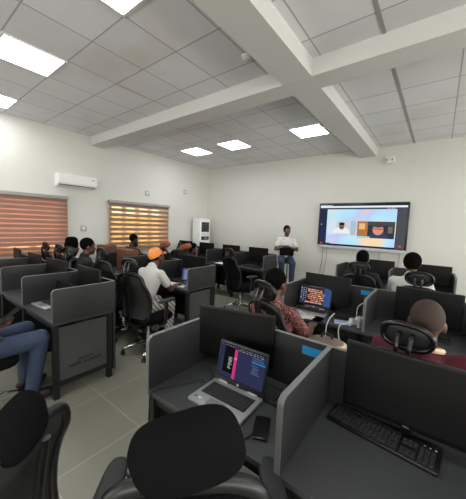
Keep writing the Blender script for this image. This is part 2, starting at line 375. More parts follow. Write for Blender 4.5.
bm = bmesh.new(); cone(bm, (0, 0, -.012), (0, 0, 0), .055, .06, 24); obj('base', bm, white_m, r); bm = bmesh.new(); ell(bm, (0, 0, -.016), (.042, .042, .024), seg=20); obj('sensor_dome', bm, white_m, r)
stain_glint_m = mat('orange_stain_glint', (196, 150, 96), .6)  # orange lines modelled in place of water stain glints on the ceiling grid
bm = bmesh.new(); tube(bm, [(-3.02, 2.02, ZC-.004), (-3.3, 2.025, ZC-.008), (-3.60, 2.03, ZC-.010), (-3.615, 2.3, ZC-.008), (-3.61, 2.68, ZC-.004)], .0035, 6); tag(obj('ceiling_stain_glint', bm, stain_glint_m), 'thin orange water stain glints along the grid of the stained ceiling tiles', 'stain glint')

# television
r = thing('television', 'large wall mounted screen showing a two person video call', 'television', (-1.48, YW-.03, 1.22))
TVW, TVH = 1.91, 1.09
obj('casing', B((0, -.035, TVH/2+.02), (TVW, .07, TVH-.03), .012), mat('tv_bezel', (26, 28, 33), .3), r)
obj('bottom_bar', B((0, -.045, .035), (TVW, .09, .07), .01), mat('tv_silver_bar', (176, 180, 182), .4), r)
grad = bpy.data.materials.new('call_backdrop'); grad.use_nodes = True; nt = grad.node_tree; nt.nodes.clear()
tc = nt.nodes.new('ShaderNodeTexCoord'); nz = nt.nodes.new('ShaderNodeTexNoise'); nz.inputs['Scale'].default_value = 1.3; nz.inputs['Detail'].default_value = 1; rp = nt.nodes.new('ShaderNodeValToRGB'); e = nt.nodes.new('ShaderNodeEmission'); o_ = nt.nodes.new('ShaderNodeOutputMaterial')
for k, (p, c) in enumerate([(.25, (236, 206, 170)), (.42, (186, 200, 240)), (.55, (176, 226, 248)), (.68, (240, 214, 176))]):
    if k > 1: rp.color_ramp.elements.new(p)
    rp.color_ramp.elements[k].position = p; rp.color_ramp.elements[k].color = (*lin(c), 1)
for a, b in ((tc.outputs['Object'], nz.inputs['Vector']), (nz.outputs['Fac'], rp.inputs[0]), (rp.outputs[0], e.inputs[0]), (e.outputs[0], o_.inputs[0])): nt.links.new(a, b)
e.inputs[1].default_value = 1.5
R4 = lambda a, b, c, d: [(a, b), (c, b), (c, d), (a, d)]
q = [(0, 0, 1, 1, (34, 38, 52)), (.0, .0, .085, .93, (40, 46, 70)), (.905, 0, 1, .93, (74, 76, 80)), (.0, .935, 1, .975, (226, 236, 244)), (.0, .975, .16, 1, (150, 178, 214)), (0, .90, 1, .93, (66, 72, 96)),
     (R4(.095, .03, .90, .895), grad),
     (.115, .27, .465, .61, (190, 198, 206)), (.115, .27, .22, .61, (206, 214, 222)), (.40, .27, .465, .61, (170, 182, 192)),
     (disc(.29, .30, .11, .16)[0:9]+[(.18, .27), (.40, .27)][0:0], (222, 226, 232)), (disc(.29, .475, .035, .085), (150, 104, 84)), (disc(.29, .535, .037, .04), (40, 34, 32)), (disc(.29, .45, .02, .03), (96, 66, 56)),
     (.48, .22, .89, .61, (52, 54, 58)), (.48, .22, .60, .61, (168, 112, 66)), (.50, .42, .57, .56, (222, 178, 120)), (.60, .52, .89, .61, (70, 72, 74)), (.82, .35, .87, .5, (104, 104, 100)),
     ([(.60, .22), (.84, .22), (.80, .33), (.74, .38), (.68, .36), (.62, .30)], (54, 66, 92)), (disc(.715, .42, .06, .125), (206, 140, 122)), (disc(.715, .52, .064, .05), (74, 68, 64)), (.66, .43, .77, .445, (60, 44, 44)), (.48, .225, .63, .255, (150, 206, 232)),
     (.095, .03, .15, .05, (60, 130, 90)), (.02, .02, .05, .05, (200, 90, 60)), (.94, .05, .97, .08, (220, 80, 70)), (.02, .5, .03, .53, (170, 180, 200))]
for k in range(4): q.append((.80+.022*k, .905, .81+.022*k, .925, (210, 214, 220)))
sc = screen('screen', TVW-.07, TVH-.13, q, r, 1.12); sc.location = (-(TVW-.07)/2, -.072, .085)
for i, (x, lb) in enumerate([(-2.30, 'leftmost thin cable hanging below the big wall screen'), (-2.20, 'second thin cable hanging below the big wall screen'), (-1.02, 'short cable under the middle of the wall screen'), (-.64, 'cable hanging under right end of the wall screen')]):
    bm = bmesh.new(); tube(bm, spline([(x, YW-.05, 1.235), (x-.01, YW-.02, .95), (x-.05, YW-.012, .6), (x-.04, YW-.015, .15)]), .007, 6); tag(obj('cable', bm, mat('grey_cable', (132, 132, 130))), lb, 'cable')

# ------------------------------------------------------------------ cubicle bays
BW, BD, ZT, ZP = .83, .6, .745, 1.055
def rounded_profile(y0, y1, z0, z1, r=.035, n=6):
    p = [(y1, z0), (y1, z1)]
    for k in range(n+1):
        a = pi/2+pi/2*k/n; p.append((y0+r+r*cos(a), z1-r+r*sin(a)))
    p.append((y0, z0)); return p
def band_strip(prof, x, w, t=.003):
    """thin strip along the open profile, lying on its outer side"""
    cy = sum(p[0] for p in prof)/len(prof)+.2; cz = ZT+.05; out = []
    for i, (y, z) in enumerate(prof):
        a = prof[max(i-1, 0)]; b = prof[min(i+1, len(prof)-1)]; d = Vector((b[0]-a[0], b[1]-a[1])).normalized(); n = Vector((d.y, -d.x))
        if n.dot(Vector((y-cy, z-cz))) < 0: n = -n
        out.append((y+n.x*t, z+n.y*t))
    return prism(list(prof)+out[::-1], 'x', x-w/2, x+w/2)
def add_partition(r, x):
    pr = rounded_profile(0, BD-.026, ZT+.0005, ZP)
    p = obj('partition', prism(pr, 'x', x-.0125, x+.0125), lam_m, r, smooth=False)
    obj('edge_banding', band_strip(pr[1:][::-1], x, .025), edge_m, p, smooth=False)
def bay(label, x0, y0, parts=('L',), end=None, sticker=False):
    """a study cubicle; x0 = its left side, y0 = its front edge"""
    r = thing('study_cubicle', label, 'desk', (x0, y0, 0), 0, 'dark grey study cubicles in rows')
    obj('worktop', B2((.001, 0, ZT-.028), (BW-.001, BD-.027, ZT), .002), top_m, r, smooth=False)
    bp = obj('back_panel', B2((.0005, BD-.025, .08), (BW-.0005, BD, ZP), 0), lam_m, r, smooth=False)  # lower part extended to stand in for the shade under the desk
    obj('edge_banding', B2((.0005, BD-.025, ZP), (BW-.0005, BD, ZP+.0025), 0), edge_m, bp, smooth=False)
    if sticker: obj('blue_label', B2((BW-.155, BD-.0268, ZP-.085), (BW-.035, BD-.0252, ZP-.035)), mat('blue_sticker', (26, 136, 188), .5), r, smooth=False)
    if 'L' in parts: add_partition(r, 0.0 if parts != ('L', 'R') or True else 0)
    if 'R' in parts: add_partition(r, BW)
    for x in ([.03, BW-.03] if len(parts) > 1 or end else [.03]) if 'L' in parts else [BW-.03]:
        for y in (.03, BD-.06): obj('leg', B2((x-.024, y-.024, 0), (x+.024, y+.024, ZT-.028)), steel_m, r, smooth=False)
        obj('side_rail', B2((x-.02, .054, .12), (x+.02, BD-.084, .16)), steel_m, r, smooth=False)
    obj('front_rail', B2((.055, .015, ZT-.075), (BW-.055, .04, ZT-.029)), steel_m, r, smooth=False)
    if not end: xs = .03 if 'L' in parts else BW-.03; obj('shade_panel', B2((xs-.009, .056, .162), (xs+.009, BD-.086, ZT-.06)), lam_m, r, smooth=False)  # added dark sheet between the legs, imitating the shade under the worktop
    if end:
        xp = BW-.03 if end == 'R' else .03
        e = obj('end_panel', B2((xp-.009, .056, .162), (xp+.009, BD-.086, ZT-.06)), endp_m, r, smooth=False)
        if end == 'R':
            for s, size, z in (('Donated by', .032, .325), ('NNPC & OEPCA', .044, .275)):
                t_ = obj('lettering', text_mesh(s, size, 'lettering', .0008), mat('black_ink', (4, 4, 4)), e); t_.location = (xp+.0102, .30, z); t_.rotation_euler = (pi/2, 0, pi/2)
    return r
YR1, YR2, YR3 = .885, 2.70, 4.95
XR1, XR2, XR3 = -1.25, -1.32, -1.41
bay('dark cubicle in the foreground with open silver laptop and phone', XR1, YR1, sticker=True)
bay('dark cubicle at lower right with one keyboard on its bare top', XR1+BW, YR1, ('L', 'R'))
bay('middle row cubicle with a lit laptop and an open white book', XR2, YR2, sticker=True)
bay('middle row cubicle in front of the man in maroon', XR2+BW, YR2, ('L', 'R'))
bay('far right row cubicle below the wall screen', XR3, YR3)
bay('far right row cubicle facing the person in white', XR3+BW, YR3, ('L', 'R'), sticker=True)
XL1, XL2, XL3 = -2.71, -2.77, -2.93
for k, l in enumerate(['left row cubicle whose grey end panel carries black lettering', 'left front row cubicle, second in from the lettered end', 'left front row cubicle, third in from the lettered end', 'left front row cubicle nearest the terracotta blind']):
    bay(l, XL1-BW*(k+1), .905, ('R',), 'R' if k == 0 else None)
for k, l in enumerate(['left middle row cubicle where the man in orange cap works', 'left middle row cubicle beside the orange cap man', 'left middle row cubicle before the dark shirted man', 'left middle row cubicle nearest the windows']):
    bay(l, XL2-BW*(k+1), 2.61, ('R',), 'R' if k == 0 else None)
for k, l in enumerate(['far left row cubicle at the aisle with a plain grey end', 'far left row cubicle second from the aisle, papers on top', 'far left row cubicle third from the aisle', 'far left row cubicle by the corner, under the half open blind']):
    bay(l, XL3-BW*(k+1), YR3, ('R',), 'R' if False else None)

# ------------------------------------------------------------------ monitors, keyboards, laptops
def monitor(label, x, y, rz, group='black desktop monitors', top=1.15, w=.53, tilt=0):
    r = thing('monitor', label, 'monitor', (x, y, ZT), rz, group)
    h = .335; zc = top-ZT-h/2
    obj('casing', B((0, 0, zc), (w, .024, h), .005), mon_m, r)
    obj('screen', B((0, -.0125, zc+.006), (w-.024, .002, h-.034)), scr_m, r, smooth=False)
    t_ = obj('logo', text_mesh('DELL', .012, 'logo'), alu_m, r); t_.location = (0, -.0128, zc-h/2+.009); t_.rotation_euler = (pi/2, 0, 0)
    bm = bmesh.new(); ell(bm, (0, .03, zc), (.1, .03, .07)); obj('rear_hump', bm, mon_m, r)
    obj('stand', B((0, .036, zc/2), (.045, .02, zc+.02), .006), mon_m, r)
    bm = bmesh.new(); cone(bm, (0, .035, .0005), (0, .035, .012), .105, .1, 28); obj('stand_foot', bm, mon_m, r)
    return r
def key_grid(bm, x0, y0, cols, rows, p, z, h, s=.84):
    for i in range(cols):
        for j in range(rows): box(bm, (x0+(i+.5)*p, y0+(j+.5)*p, z+h/2), (p*s, p*s, h))
KB = None
def keyboard(label, x, y, rz, z=ZT):
    r = thing('keyboard', label, 'keyboard', (x, y, z), rz, 'black desktop keyboards')
    global KB
    if KB is None:
        a = bmesh.new(); box(a, (0, 0, .0095), (.452, .155, .018), .006)
        b = bmesh.new(); key_grid(b, -.215, -.066, 15, 5, .0195, .0185, .008); key_grid(b, -.215, .041, 15, 1, .0195, .0185, .008)
        key_grid(b, .088, -.066, 3, 2, .0195, .0185, .008); key_grid(b, .088, .0, 3, 2, .0195, .0185, .008); key_grid(b, .152, -.066, 3, 5, .0195, .0185, .008)
        c = bmesh.new()
        for k in range(3): box(c, (.165+.02*k, .055, .0188), (.008, .005, .002))
        KB = (me_from(a, 'case', True), me_from(b, 'keys'), me_from(c, 'indicator'))
    obj('case', KB[0], plast_m, r); obj('keys', KB[1], key_m, r); obj('indicator', KB[2], white_m, r); return r
def laptop(label, x, y, rz, quads=None, z=ZT, lid=104, body=alu_m, w=.336, d=.236, bright=1.0, keys=True, lh=.222):
    r = thing('laptop', label, 'laptop', (x, y, z), rz)
    obj('base', B((0, 0, .0105), (w, d, .019), .005), body, r)
    obj('keyboard_deck', B((0, .02, .0205), (w-.05, d*.5, .0015)), plast_m, r, smooth=False)
    bm = bmesh.new(); key_grid(bm, -(w-.06)/2, .02-d*.235, 15, 6, (w-.06)/15, .0212, .003); obj('keys', bm, key_m, r, smooth=False)
    obj('touchpad', B((-.01, -.078, .0203), (.10, .056, .0012)), mat('touchpad_grey', (118, 119, 121), .4), r, smooth=False)
    bm = bmesh.new(); box(bm, (-w/2+.03, -.085, .0205), (.02, .016, .001)); obj('sticker', bm, mat('blue_badge', (70, 120, 180)), r, smooth=False)
    bm = bmesh.new(); box(bm, (-w/2+.058, -.085, .0205), (.018, .016, .001)); obj('sticker', bm, mat('pale_badge', (210, 205, 200)), r, smooth=False)
    L = obj('lid', B((0, .006, lh/2+.001), (w, .009, lh), .004), plast_m, r); L.location = (0, d/2-.006, .020); L.rotation_euler = (-rad(lid-90), 0, 0)
    obj('bezel', B((0, .001, lh/2+.001), (w-.006, .002, lh-.008)), gloss_m, L, smooth=False)
    lg = bmesh.new(); cone(lg, (0, -.0012, .014), (0, -.0002, .014), .0075, .0075, 20); obj('logo', lg, alu_m, L)
    if quads:
        s = screen('screen', w-.026, lh-.042, quads, L, bright); s.location = (-(w-.026)/2, -.001, .028)
    else: obj('screen', B((0, -.0006, .118), (w-.026, .0015, .18)), scr_m, L, smooth=False)
    for s in (-1, 1):
        hb = bmesh.new(); cone(hb, (s*.10-.03, 0, 0), (s*.10+.03, 0, 0), .007, .007, 12); obj('hinge', hb, body, L)
    return r
# foreground laptop picture: dark editor
random.seed(3)
q = [(0, 0, 1, 1, (52, 56, 88)), (0, .93, 1, 1, (34, 36, 52)), (0, 0, .02, .93, (40, 42, 60)), (.10, .16, .335, .93, (20, 21, 27)), (.335, .02, .40, .90, (222, 62, 130)), (.335, .60, .40, .66, (240, 130, 170)),
     (.72, .69, 1, .745, (38, 128, 196)), (0, 0, 1, .035, (40, 42, 58))]
for k in range(16): q.append((.03+.06*k, .945, .03+.06*k+random.uniform(.015, .045), .965, (150, 152, 166)))
for k in range(7): q.append((.42+.08*k, .90, .42+.08*k+random.uniform(.03, .06), .915, (170, 172, 184)))
for k in range(9): q.append((.22, .30+.04*k, .22+random.uniform(.04, .09), .315+.04*k, (214, 214, 210)))
for k in range(9):
    if k != 3: q.append((.72+random.uniform(0, .04), .86-.055*k-.02, .80+random.uniform(.02, .18), .86-.055*k, (96, 118, 160)))
laptop('open silver laptop with navy editor screen on the foreground desk', -.845, 1.095, rad(2), q, lid=103, bright=.75, lh=.236)
random.seed(5)
q = [(0, 0, 1, 1, (58, 88, 140)), (0, 0, .78, 1, (36, 40, 60)), (0, 0, 1, .05, (24, 26, 34))]
for i in range(3):
    for j in range(8): q.append((.03+.075*i, .10+.11*j, .03+.075*i+.04, .10+.11*j+.05, random.choice([(196, 200, 208), (110, 150, 200), (60, 90, 150), (190, 150, 90)])))
for j in range(8):
    x = .18+random.uniform(0, .2)
    while x < .70+.1*random.random():
        w_ = random.uniform(.05, .15); q.append((x, .13+.10*j, x+w_, .19+.10*j, random.choice([(236, 178, 140), (222, 130, 100), (240, 210, 180)]))); x += w_+.02
laptop('black laptop with busy icon filled screen on the middle row desk', XR2+.23, YR2+.225, rad(2), q, lid=100, body=alu_m, w=.385, bright=.85, lh=.255)
monitor('blank monitor standing behind the silver laptop', -1.0, 1.372, rad(16), top=1.153, w=.52)
monitor('large blank monitor at the right edge above the bare desk', -.045, 1.405, 0, top=1.148, w=.55)
monitor('blank monitor behind the icon filled laptop', XR2+.345, 3.10, rad(-4), top=1.165)
monitor('blank monitor in front of the man in maroon', XR2+BW+.46, 3.13, 0, top=1.15)
monitor('blank monitor on far right row below the wall screen', -.83, 5.40, 0, top=1.17)
monitor('blank monitor before the person in white', -.05, 5.40, 0, top=1.17)
keyboard('black keyboard on the bare desk at lower right', -.14, 1.37, rad(-6))
keyboard('black keyboard half hidden behind the silver laptop', -.70, 1.31, rad(-4))
keyboard('black keyboard beside the icon filled laptop', XR2+.62, YR2+.30, rad(-3))
keyboard('black keyboard on the desk of the man in maroon', XR2+BW+.42, YR2+.28, 0)
for k, (l, x, y, rz) in enumerate([('blank monitor in the lettered left cubicle', -3.08, 1.40, 0), ('blank monitor in the second cubicle from the lettered end', -3.93, 1.38, rad(6)), ('blank monitor third in from the lettered end', -4.75, 1.38, 0), ('blank monitor nearest the terracotta blind', -5.58, 1.38, rad(-5)),
        ('blank monitor before the orange cap man', -3.15, 3.10, 0), ('blank monitor left of the orange cap man', -4.0, 3.08, rad(4))]):
    monitor(l, x, y, rz, top=1.17)
for l, x, rz in [('blank monitor at the aisle end of the far left row', XL3-.42, 0), ('blank monitor second from the aisle in the far left row', XL3-BW-.40, rad(3)), ('blank monitor third from the aisle in the far left row', XL3-2*BW-.42, 0), ('blank monitor of the far left row by the corner', XL3-3*BW-.42, 0)]:
    monitor(l, x, 5.40, rz, top=1.19)
for l, x, y in [('black keyboard at the aisle end of the far left row', XL3-.42, YR3+.24), ('black keyboard second from the aisle in the far left row', XL3-BW-.5, YR3+.30), ('black keyboard in the second left front cubicle', -3.95, 1.13), ('black keyboard before the orange cap man', -3.25, 2.92)]:
    keyboard(l, x, y, 0)
laptop('open laptop in the lettered left cubicle, pale keyboard', -3.335, 1.10, rad(5), None, lid=100)
laptop('laptop with bluish lit screen before the orange cap man', -3.02, 2.86, rad(24), [(0, 0, 1, 1, (92, 110, 170)), (.1, .1, .6, .9, (150, 165, 210))], lid=105, bright=.6)

# phone, cables and papers
r = thing('phone', 'black smartphone lying on the desk right of the silver laptop', 'phone', (-.59, 1.05, ZT), rad(24))
obj('body', B((0, 0, .0045), (.074, .152, .009), .004), gloss_m, r); obj('screen', B((0, -.002, .0092), (.066, .134, .0008)), scr_m, r, smooth=False)
obj('home_bar', B((0, -.071, .0095), (.03, .005, .0006)), mat('phone_mark', (110, 112, 114)), r, smooth=False)
def cable(label, pts, r_=.0032, m=bcable_m):
    bm = bmesh.new(); tube(bm, spline(pts, 8), r_, 7); return tag(obj('cable', bm, m), label, 'cable')
cable('black charging cable running from the phone over the desk edge', [(-.60, .985, ZT+.005), (-.61, .95, ZT+.004), (-.63, .91, ZT+.004), (-.645, .882, ZT-.01), (-.65, .874, ZT-.2), (-.66, .86, .3)])
cable('black power cable leaving the silver laptop leftwards', [(-1.035, 1.13, ZT+.012), (-1.08, 1.14, ZT+.014), (-1.12, 1.06, ZT+.004), (-1.17, .98, ZT+.004), (-1.20, .90, ZT+.004), (-1.21, .878, ZT-.02), (-1.21, .87, ZT-.25), (-1.18, .90, .15)], .0038)
cable('second black cable looping behind the silver laptop', [(-1.03, 1.17, ZT+.01), (-1.05, 1.22, ZT+.006), (-1.10, 1.26, ZT+.004), (-1.16, 1.30, ZT+.004)])
def sheet(label, x, y, rz, w=.21, h=.297, t=.004, name='paper', z=ZT):
    r = obj(name, B((0, 0, t/2), (w, h, t)), paper_m, None, smooth=False, loc=(x, y, z), rot=(0, 0, rz)); return tag(r, label, 'paper')
r = thing('open_book', 'open white notebook lying before the icon filled laptop', 'book', (XR2+.26, YR2-.0, ZT), rad(4))
for q_ in (-1, 1):
    bm = surf(bmesh.new(), [[(q_*.18*u/6, y, .004+.010*sin(min(1, u/2.2)*pi*.7)) for u in range(7)] for y in (-.055, .0, .10)]); bmesh.ops.solidify(bm, geom=bm.faces, thickness=.003); obj('page', bm, paper_m, r)
sheet('white sheets on far left row desk second from the aisle', XL3-BW-.35, YR3+.15, .1, .42, .26, .012); sheet('white papers beside the bluish laptop', -3.14, 2.74, .25, .36, .22, .01)
sheet('white papers left of the orange cap man', -3.72, 2.78, .1, .30, .22, .01)
r = thing('power_strip', 'white power strip with plugs beside the maroon shirted man', 'power strip', (XR2+.74, YR2+.20, ZT), rad(60))
obj('body', B((0, 0, .018), (.26, .055, .036), .008), white_m, r)
for k in range(3): obj('plug', B((-.08+.08*k, 0, .052), (.045, .04, .03), .008), white_m, r)
r = thing('water_bottle', 'small pale bottle at the partition of the middle row', 'bottle', (XR2+.775, YR2+.10, ZT))
bm = bmesh.new(); cone(bm, (0, 0, 0), (0, 0, .075), .022, .022, 20); cone(bm, (0, 0, .075), (0, 0, .095), .022, .011, 20); obj('body', bm, mat('pale_bottle', (190, 200, 210), .2), r)
bm = bmesh.new(); cone(bm, (0, 0, .095), (0, 0, .112), .012, .012, 16); obj('cap', bm, white_m, r)
r = obj('cloth', B((0, 0, .01), (.16, .10, .02), .008), mat('bluish_cloth', (120, 140, 190), .9, rgb2=(200, 205, 215), scale=40), None, loc=(XR2+.62, YR2+.10, ZT), rot=(0, 0, .3)); tag(r, 'bluish white folded cloth among the cables of the middle row', 'cloth')
cable('white cable looping over the front edge of the middle row desk', [(XR2+.70, YR2+.10, ZT+.02), (XR2+.66, YR2+.03, ZT+.03), (XR2+.62, YR2-.015, ZT), (XR2+.63, YR2-.02, ZT-.12), (XR2+.70, YR2-.03, ZT-.18)], .005, wcable_m)
cable('white cable arching up beside the icon filled laptop', [(XR2+.48, YR2+.16, ZT+.01), (XR2+.53, YR2+.12, ZT+.08), (XR2+.52, YR2+.03, ZT+.06), (XR2+.50, YR2-.02, ZT-.02), (XR2+.50, YR2-.03, ZT-.16)], .005, wcable_m)
cable('white cable rising along the partition of the middle row', [(XR2+.72, YR2+.24, ZT+.04), (XR2+.71, YR2+.30, ZT+.14), (XR2+.76, YR2+.33, ZT+.19), (XR2+.79, YR2+.28, ZT+.14), (XR2+.78, YR2+.22, ZT+.02)], .005, wcable_m)
r = thing('power_adapter', 'black power adapter hanging under the lettered desk', 'adapter', (-1.20, 1.0, .0)) if False else None

# ------------------------------------------------------------------ chairs
def chair_meshes():
    D = {}
    bm = bmesh.new(); ell(bm, (0, .02, .47), (.25, .245, .05), n=4.5, seg=32); D['seat'] = me_from(bm, 'seat', 'all')
    bm = bmesh.new(); box(bm, (0, 0, .405), (.20, .26, .05), .015); box(bm, (0, -.20, .41), (.07, .22, .03), .01); D['mechanism'] = me_from(bm, 'mechanism', True)
    bm = bmesh.new(); cone(bm, (0, 0, .10), (0, 0, .26), .028, .028, 20); cone(bm, (0, 0, .24), (0, 0, .40), .018, .018, 20); D['gas_column'] = me_from(bm, 'gas_column', True)
    bm = bmesh.new(); cone(bm, (0, 0, .07), (0, 0, .135), .05, .038, 20); D['hub'] = me_from(bm, 'hub', True)
    bm = bmesh.new(); tube(bm, spline([(0.03, 0, .115), (.14, 0, .118), (.24, 0, .10), (.31, 0, .075)], 5), [.026-.010*i/15 for i in range(16)], 10, flat=.75, flat_axis=(0, 0, 1)); D['base_leg'] = me_from(bm, 'base_leg', True)
    bm = bmesh.new()
    for s in (-1, 1): cone(bm, (.31, s*.008, .029), (.31, s*.026, .029), .0285, .026, 18)
    cone(bm, (.31, 0, .03), (.31, 0, .085), .011, .011, 10); D['caster'] = me_from(bm, 'caster', True)
    def yb(z): t = (z-.52)/.5; return -.225-.075*t+.055*sin(pi*min(max(t*1.25, 0), 1))
    def wb(z): t = (z-.52)/.5; return .175+.06*sin(pi*min(1, t*.9+.12))
    loop = []
    zs = [.53, .62, .72, .82, .92, .985]
    for z in zs: loop.append((wb(z), yb(z), z))
    loop += [(wb(.985)*.62, yb(1.02), 1.018), (0, yb(1.03)-.006, 1.026), (-wb(.985)*.62, yb(1.02), 1.018)]
    for z in zs[::-1]: loop.append((-wb(z), yb(z), z))
    loop += [(-.11, yb(.52)+.01, .505), (.11, yb(.52)+.01, .505)]
    bm = bmesh.new(); tube(bm, spline(loop, 5, True), .021, 10, closed=True); [setattr(v.co, 'z', .53+(v.co.z-.53)*1.09) for v in bm.verts]; D['backrest'] = me_from(bm, 'backrest', 'all')
    rows = []
    for i in range(25):
        z = .515+(1.02-.515)*i/24; w = wb(min(z, .985))*(1 if z < .97 else max(.35, 1-((z-.97)/.055)**2*.6))
        rows.append([(w*u/8, yb(z)-.018*(1-(u/8)**2), z) for u in range(-8, 9)])
    bm = surf(bmesh.new(), rows); [setattr(v.co, 'z', .53+(v.co.z-.53)*1.09) for v in bm.verts]; bmesh.ops.solidify(bm, geom=bm.faces, thickness=.004); D['mesh_panel'] = me_from(bm, 'mesh_panel', 'all')
    bm = bmesh.new(); tube(bm, spline([(0, -.20, .41), (0, -.31, .46), (0, -.325, .62), (0, -.335, .80), (0, -.36, .98), (0, -.375, 1.06)], 5), [.03-.013*i/25 for i in range(26)], 10, flat=.6, flat_axis=(0, 1, 0)); D['spine'] = me_from(bm, 'spine', True)
    # padded headrest (fabric)
    bm = bmesh.new(); ell(bm, (0, 0, 0), (.140, .048, .093), n=3.3, seg=40)
    for v in bm.verts: v.co.y += .30*v.co.x**2+.8*max(0, v.co.z-.02)**2*1.5; v.co.x *= 1-.35*(v.co.z+.1)
    bmesh.ops.transform(bm, matrix=Matrix.Translation((0, -.315, 1.16)) @ Matrix.Rotation(rad(8), 4, 'X'), verts=bm.verts); D['pad_headrest'] = me_from(bm, 'headrest', 'all')
    # plastic headrest: dished shell with thick rim
    bm = bmesh.new(); pts = [(.125*math.copysign(abs(cos(a))**.75, cos(a)), .35*(.125*cos(a))**2, .070*math.copysign(abs(sin(a))**.8, sin(a))) for a in [2*pi*k/48 for k in range(48)]]
    tube(bm, pts, .015, 10, closed=True)
    Tm = Matrix.Translation((0, -.315, 1.18)) @ Matrix.Rotation(rad(6), 4, 'X'); bmesh.ops.transform(bm, matrix=Tm, verts=bm.verts); D['shell_headrest'] = me_from(bm, 'headrest', 'all')
    bm = bmesh.new(); ell(bm, (0, .015, 0), (.121, .016, .067), n=2.6, seg=32)
    for v in bm.verts: v.co.y += .35*v.co.x**2
    bmesh.ops.transform(bm, matrix=Tm, verts=bm.verts); D['pad'] = me_from(bm, 'pad', 'all')
    for s in (-1, 1):
        bm = bmesh.new(); tube(bm, spline([(s*.03, -.315, 1.20), (s*.032, -.350, 1.185), (s*.031, -.372, 1.12), (s*.028, -.370, 1.04), (s*.026, -.352, .97)], 5), .0095, 8, flat=1.3, flat_axis=(1, 0, 0)); D['strut%d' % s] = me_from(bm, 'strut', True)
        bm = bmesh.new(); tube(bm, spline([(s*.14, .0, .415), (s*.25, .0, .42), (s*.29, .0, .46), (s*.30, -.0, .64), (s*.30, .0, .712)], 5), .02, 10, flat=1.5, flat_axis=(0, 1, 0)); D['arm%d' % s] = me_from(bm, 'armrest', True)
        bm = bmesh.new(); ell(bm, (s*.30, .01, .728), (.043, .135, .02), n=3.2, seg=28); D['armpad%d' % s] = me_from(bm, 'arm_pad', 'all')
    return D
CM = chair_meshes()
def make_chair(kind, label):
    r = thing('office_chair', label, 'chair', group='black high back office chairs')
    obj('seat', CM['seat'], fab_m, r); obj('mechanism', CM['mechanism'], plast_m, r); obj('gas_column', CM['gas_column'], chrome_m, r)
    h = obj('hub', CM['hub'], chrome_m, r)
    for k in range(5):
        l = obj('base_leg', CM['base_leg'], chrome_m, r, rot=(0, 0, rad(90+72*k))); obj('caster', CM['caster'], plast_m, l)
    b = obj('backrest', CM['backrest'], plast_m, r); obj('mesh_panel', CM['mesh_panel'], meshfab_m, b); obj('spine', CM['spine'], plast_m, r)
    if kind == 'pad': obj('headrest', CM['pad_headrest'], fab_m, r)
    else:
        hr = obj('headrest', CM['shell_headrest'], gloss_m, r); obj('pad', CM['pad'], mat('black_vinyl', (20, 20, 22), .45), hr)
        for s in (-1, 1): obj('strut', CM['strut%d' % s], gloss_m, hr)
    for s in (-1, 1):
        a = obj('armrest', CM['arm%d' % s], plast_m, r); obj('arm_pad', CM['armpad%d' % s], mat('arm_rubber', (30, 30, 32), .6), a)
    return r
PROTO = {}
def chair(kind, label, x, y, heading=0, spin=0):
    """heading in degrees from +Y towards +X"""
    if kind not in PROTO: PROTO[kind] = r = make_chair(kind, label)
    else: r = dup(PROTO[kind])
    r.location = (x, y, 0); r.rotation_euler = (0, 0, -rad(heading)); r['label'] = label; return r
ca = chair('pad', 'nearest office chair at bottom centre, rounded fabric headrest facing us', -.64, .65, -42)
for h in ca.children:                      # its headrest is knocked askew on its mount
    if h.name.startswith('headrest'): pv = Matrix.Translation((0, -.315, 1.16)); h.matrix_local = pv @ Matrix.Rotation(rad(-17), 4, 'Y') @ pv.inverted()
cb = chair('pad', 'office chair at lower left corner with ribbed mesh back', -1.245, .105, -122); cb.scale = (.94,)*3
for h in cb.children:                      # a narrower headrest
    if h.name.startswith('headrest'): h.scale = (.66, 1, 1.1); h.location.z = -.10
chair('shell', 'office chair under the woman in red patterned shirt', -.98, 2.16, 20)
cm = chair('shell', 'office chair under the man in maroon shirt', -.03, 1.85, 10); cm.scale = (1.005,)*3
for h in cm.children:
    if h.name.startswith('headrest'): h.scale = (.86,)*3; h.location = (0, -.315*.14, 1.18*.14)
chair('shell', 'office chair below the wall screen in the far right row', -.83, 4.28, 0)
chair('shell', 'office chair under the person in white, far right row', -.11, 3.92, 4)
chair('shell', 'office chair with chrome base under the orange cap man', -2.93, 2.08, -10)
chair('shell', 'dark office chair just left of the orange cap man', -3.66, 2.17, 0).scale = (1.05,)*3
chair('shell', 'office chair in the aisle before the far left row, empty', -3.05, 4.31, 15)
chair('shell', 'office chair under the person in cream trousers', -4.46, 4.36, 27)
chair('shell', 'office chair under the seated person in jeans at left edge', -3.0, .44, 5)
chair('shell', 'office chair at third left front cubicle, only its arm showing', -4.1, .55, 10)
chair('shell', 'shiny headrest office chair against the terracotta blind, leftmost', -5.68, 2.14, 0)
chair('shell', 'shiny headrest office chair right of the leftmost shiny one', -5.18, 2.17, 0)
chair('shell', 'office chair under the person in blue with tall hair', -4.72, 2.10, -20)
chair('shell', 'office chair before the half open blind with a head above it', -5.70, 3.95, 0)
chair('shell', 'office chair under the dark shirted person', -4.18, 1.98, 30)
for l, x, y, hd in (('orange brown headrest chair under the right end of the half open blind', -4.58, 3.86, 0), ('orange brown headrest chair nearest the standing air conditioner', -4.06, 3.88, -6)):
    co = chair('pad', l, x, y, hd); co.scale = (1.08,)*3; co['group'] = 'brown headrest chairs'
    for h in co.children:
        if h.name.startswith('headrest'): h.material_slots[0].link = 'OBJECT'; h.material_slots[0].material = mat('tan_vinyl', (140, 80, 52), .5); h.scale = (.9, 1, .55); h.location.z = 1.16*.45+.02; h['label'] = 'orange brown headrest'
